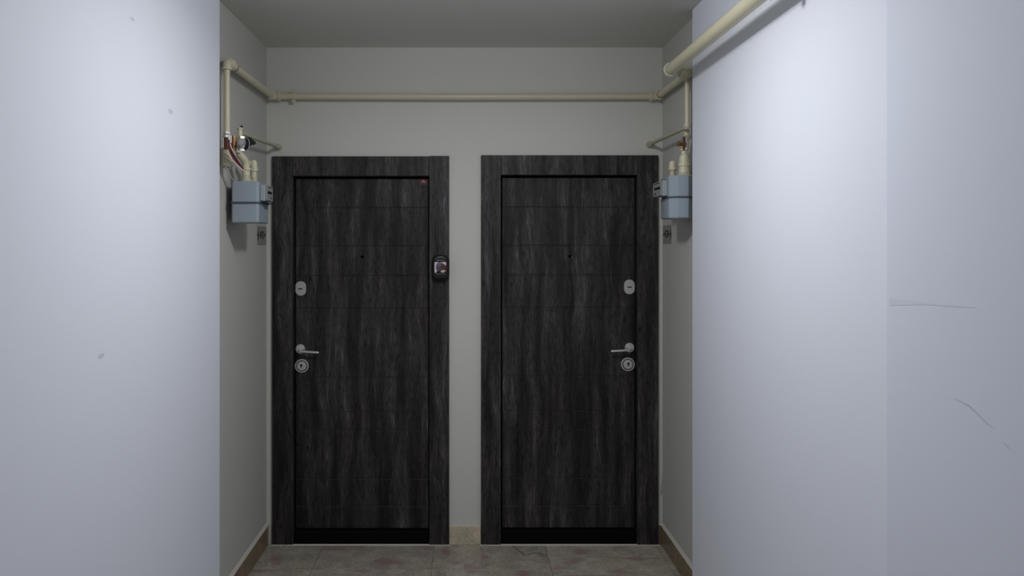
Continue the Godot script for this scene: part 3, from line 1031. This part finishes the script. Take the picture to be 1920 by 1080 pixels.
func wall_tags() -> void:
	for s in [-1.0, 1.0]:
		var x: float = LEFT if s < 0 else RIGHT
		var yc := 1.676 if s < 0 else 1.682
		var d0 := 4.008 if s < 0 else 4.020
		var d1 := 4.192
		var inw: float = -s
		var o := thing("wall_sticker", V(x, yc, (d0 + d1) / 2.0),
			"grey notice sticker with dark print below the left meter" if s < 0 else "grey notice sticker with dark print below the right meter",
			"sticker", "grey stickers below the meters")
		var st := mb()
		box(st, V(x, yc - 0.049, d1), V(x + inw * 0.0015, yc + 0.049, d0), 0.0005)
		part("backing", st, M.tape, o)
		st = mb()
		var xf: float = x + inw * 0.0020
		var pr := func(a: float, b: float, lo: float, hi: float) -> void:      # a printed bar: shares along the sticker and heights
			quad(st, V(xf, yc + lo, lerpf(d0, d1, a)), V(xf, yc + hi, lerpf(d0, d1, a)), V(xf, yc + hi, lerpf(d0, d1, b)), V(xf, yc + lo, lerpf(d0, d1, b)), Vector3(inw, 0, 0))
		# illegible block of writing between two arrow heads
		for row in [[0.33, 0.74, 0.016, 0.022], [0.30, 0.52, 0.006, 0.011], [0.58, 0.74, 0.005, 0.011], [0.36, 0.72, -0.004, 0.001], [0.34, 0.50, -0.012, -0.008], [0.54, 0.72, -0.016, -0.010]]:
			pr.call(row[0], row[1], row[2], row[3])
		pr.call(0.30, 0.36, -0.010, 0.020)
		pr.call(0.05, 0.32, 0.0005, 0.0035)
		for e in [[0.10, 0.20, 0.030], [0.96, 0.86, 0.010]]:
			tri(st, V(xf, yc + 0.002, lerpf(d0, d1, e[0] - 0.10 if e[0] < 0.5 else e[0])), V(xf, yc + 0.002 + e[2], lerpf(d0, d1, e[1] - 0.08)), V(xf, yc + 0.002 - e[2], lerpf(d0, d1, e[1] - 0.08)), Vector3(inw, 0, 0))
		part("print", st, M.ink, o, "dark printed arrow and lettering")

func label_picture() -> ImageTexture:       # card on the key box: a hand at a dial between two lines of small print
	var im := Image.create(104, 136, false, Image.FORMAT_RGB8)
	im.fill(Color(0.05, 0.05, 0.055))
	var rng := RandomNumberGenerator.new()
	rng.seed = 9
	for x in range(16, 88):                        # small print, top
		if rng.randf() < 0.72:
			for y in range(8, 14):
				if rng.randf() < 0.7:
					im.set_pixel(x, y, Color(0.62, 0.62, 0.64))
	im.fill_rect(Rect2i(14, 17, 76, 2), Color(0.45, 0.45, 0.47))
	im.fill_rect(Rect2i(4, 26, 94, 82), Color(0.80, 0.78, 0.82))
	for y in range(26, 118):
		for x in range(4, 104):
			var p := Vector2(x, y)
			var dial := (p - Vector2(46, 64)) / Vector2(30, 40)
			if dial.length() < 1.0:
				im.set_pixel(x, y, Color(0.30, 0.27, 0.31).lerp(Color(0.48, 0.44, 0.50), clampf(0.5 + dial.x * 0.3 - dial.y * 0.6, 0, 1)))
			# fingers reaching in from the right
			for k in 4:
				var a := Vector2(104, 84 - k * 5)
				var b := Vector2(50 + k * 5, 72 - k * 11)
				var t := clampf((p - a).dot(b - a) / (b - a).length_squared(), 0, 1)
				var dist := (p - a.lerp(b, t)).length()
				if dist < lerpf(9.0, 5.5, t):
					im.set_pixel(x, y, Color(0.42, 0.25, 0.22).lerp(Color(0.20, 0.10, 0.09), clampf(dist / 8.0, 0, 1)))
	im.fill_rect(Rect2i(20, 96, 84, 12), Color(0.05, 0.05, 0.05))
	im.fill_rect(Rect2i(4, 108, 100, 28), Color(0.05, 0.05, 0.055))
	im.fill_rect(Rect2i(56, 92, 28, 14), Color(0.82, 0.80, 0.78))
	for x in range(14, 92):
		if rng.randf() < 0.75:
			for y in range(115, 120):
				if rng.randf() < 0.75:
					im.set_pixel(x, y, Color(0.66, 0.64, 0.50))
	return ImageTexture.create_from_image(im)

func lock_box() -> void:
	var d := BACK - 0.022
	var c := at(826.0, 502.0, d - 0.03)
	c.z = -d
	var o := thing("key_box", c + Vector3(0, -0.068, 0), "black key lock box with picture label on left door frame", "lock box")
	var st := mb()
	var f := Transform3D(Basis(), c)
	extrude(st, rounded(0.094, 0.136, 0.030, 9), f, 0.034, 0.008)
	part("body", st, mat(Color(0.07, 0.07, 0.072), 0.4), o)
	f.origin = c + Vector3(0, 0.002, 0.033)
	st = mb()
	extrude(st, rounded(0.080, 0.120, 0.022, 8), f, 0.013, 0.006)
	var cover := part("cover", st, mat(Color(0.15, 0.15, 0.155), 0.32), o)
	st = mb()
	var w := 0.0345
	var z := 0.0468
	picture(st, c + Vector3(-w, 0.049, z), c + Vector3(w, 0.049, z), c + Vector3(w, -0.046, z), c + Vector3(-w, -0.046, z), Vector3.BACK)
	var m := mat(Color(1, 1, 1), 0.35)
	m.albedo_texture = label_picture()
	part("label_card", st, m, cover, "card showing a hand at a dial")
	st = mb()
	var rim := []
	for k in 13:
		var a := PI * (0.15 + 0.7 * k / 12.0)
		rim.append(c + Vector3(cos(a) * 0.036, 0.030 + sin(a) * 0.028, 0.044))
	tube(st, rim, 0.0022, 8)
	part("rim", st, M.plate, cover)

func mark(parent: MeshInstance3D, called: String, x: float, pts: Array, widths: Array, m: Material, out: float) -> void:
	# a rubbed line on a wall that faces across the corridor; pts are (d, y)
	org = Vector3.ZERO
	var st := mb()
	for i in pts.size() - 1:
		var a := Vector3(x + out * 0.0005, pts[i][1], -float(pts[i][0]))
		var b := Vector3(x + out * 0.0005, pts[i + 1][1], -float(pts[i + 1][0]))
		var s := (b - a).cross(Vector3.RIGHT).normalized()
		quad(st, a - s * float(widths[i]), a + s * float(widths[i]), b + s * float(widths[i + 1]), b - s * float(widths[i + 1]), Vector3(out, 0, 0))
	part(called, st, m, parent)

func on_wall(x: float, px: float, py: float) -> Array:       # (d, y) of a mark seen on the wall at x
	var d := x * FOCAL / (px - 869.0)
	return [d, EYE + (455.0 - py) * d / FOCAL]

func wear() -> void:
	var near: MeshInstance3D = get_node("wall_corridor_right_near")
	var pts := []
	for p in [[1788, 747], [1804, 754], [1818, 762], [1834, 777], [1850, 793], [1866, 806]]:
		pts.append(on_wall(NEAR_RIGHT, p[0], p[1]))
	mark(near, "scratch", NEAR_RIGHT, pts, [0.0005, 0.0012, 0.0022, 0.0018, 0.0014, 0.0003], M.scuff, -1.0)
	pts = []
	for p in [[1880, 826], [1888, 836], [1897, 845]]:
		pts.append(on_wall(NEAR_RIGHT, p[0], p[1]))
	mark(near, "scratch", NEAR_RIGHT, pts, [0.0004, 0.0014, 0.0003], M.scuff, -1.0)
	var faint := mat(Color(0.83, 0.845, 0.893), 0.8)
	pts = []
	for p in [[1668, 566], [1700, 567], [1740, 570], [1790, 574], [1830, 577]]:
		pts.append(on_wall(NEAR_RIGHT, p[0], p[1]))
	mark(near, "rub_mark", NEAR_RIGHT, pts, [0.009, 0.006, 0.002, 0.001, 0.0003], faint, -1.0)
	var left: MeshInstance3D = get_node("wall_corridor_left")
	var spot := mat(Color(0.80, 0.815, 0.855), 0.8)
	for p in [[320, 209, 5.0], [248, 36, 4.0], [190, 667, 6.0]]:
		var q := on_wall(HALL_LEFT, p[0], p[1])
		var r: float = p[2] * q[0] / FOCAL
		org = Vector3.ZERO
		var st := mb()
		var mid := Vector3(HALL_LEFT + 0.0005, q[1], -q[0])
		var long: float = p[2] * q[0] * q[0] / (absf(HALL_LEFT) * FOCAL)
		for k in 14:
			var e0 := mid + Vector3(0, sin(TAU * k / 14) * r * 0.8, cos(TAU * k / 14) * long)
			var e1 := mid + Vector3(0, sin(TAU * (k + 1) / 14) * r * 0.8, cos(TAU * (k + 1) / 14) * long)
			tri(st, mid, e0, e1, Vector3.RIGHT)
		part("smudge", st, spot, left)
	var rw: MeshInstance3D = get_node("wall_back")
	org = Vector3.ZERO
	var sc := mb()
	var a := at(1246.0, 899.0, BACK - 0.0008)
	var b := at(1239.5, 928.0, BACK - 0.0008)
	a.x = minf(a.x, RIGHT - 0.001)
	var s := Vector3(0.002, 0, 0)
	quad(sc, a - s * 0.4, a + s * 0.4, b + s, b - s, Vector3.BACK)
	part("scratch", sc, mat(Color(0.42, 0.41, 0.39), 0.8), rw)

func ceiling_light(p: Vector3) -> void:
	var o := thing("ceiling_light", p, "white dome ceiling light over the corridor, above the picture", "ceiling light")
	var st := mb()
	lathe(st, [[0.0, 0.0], [0.075, 0.0], [0.075, -0.012], [0.060, -0.020], [0.0, -0.020]], p, Vector3.UP, 32)
	part("base", st, M.white, o)
	st = mb()
	var prof := []
	for k in 17:
		var a := PI * k / 16.0
		prof.append([sin(a) * 0.15, -0.085 + cos(a) * 0.066])
	lathe(st, prof, p, Vector3.UP, 36)
	part("dome_lamp", st, M.glow, o)
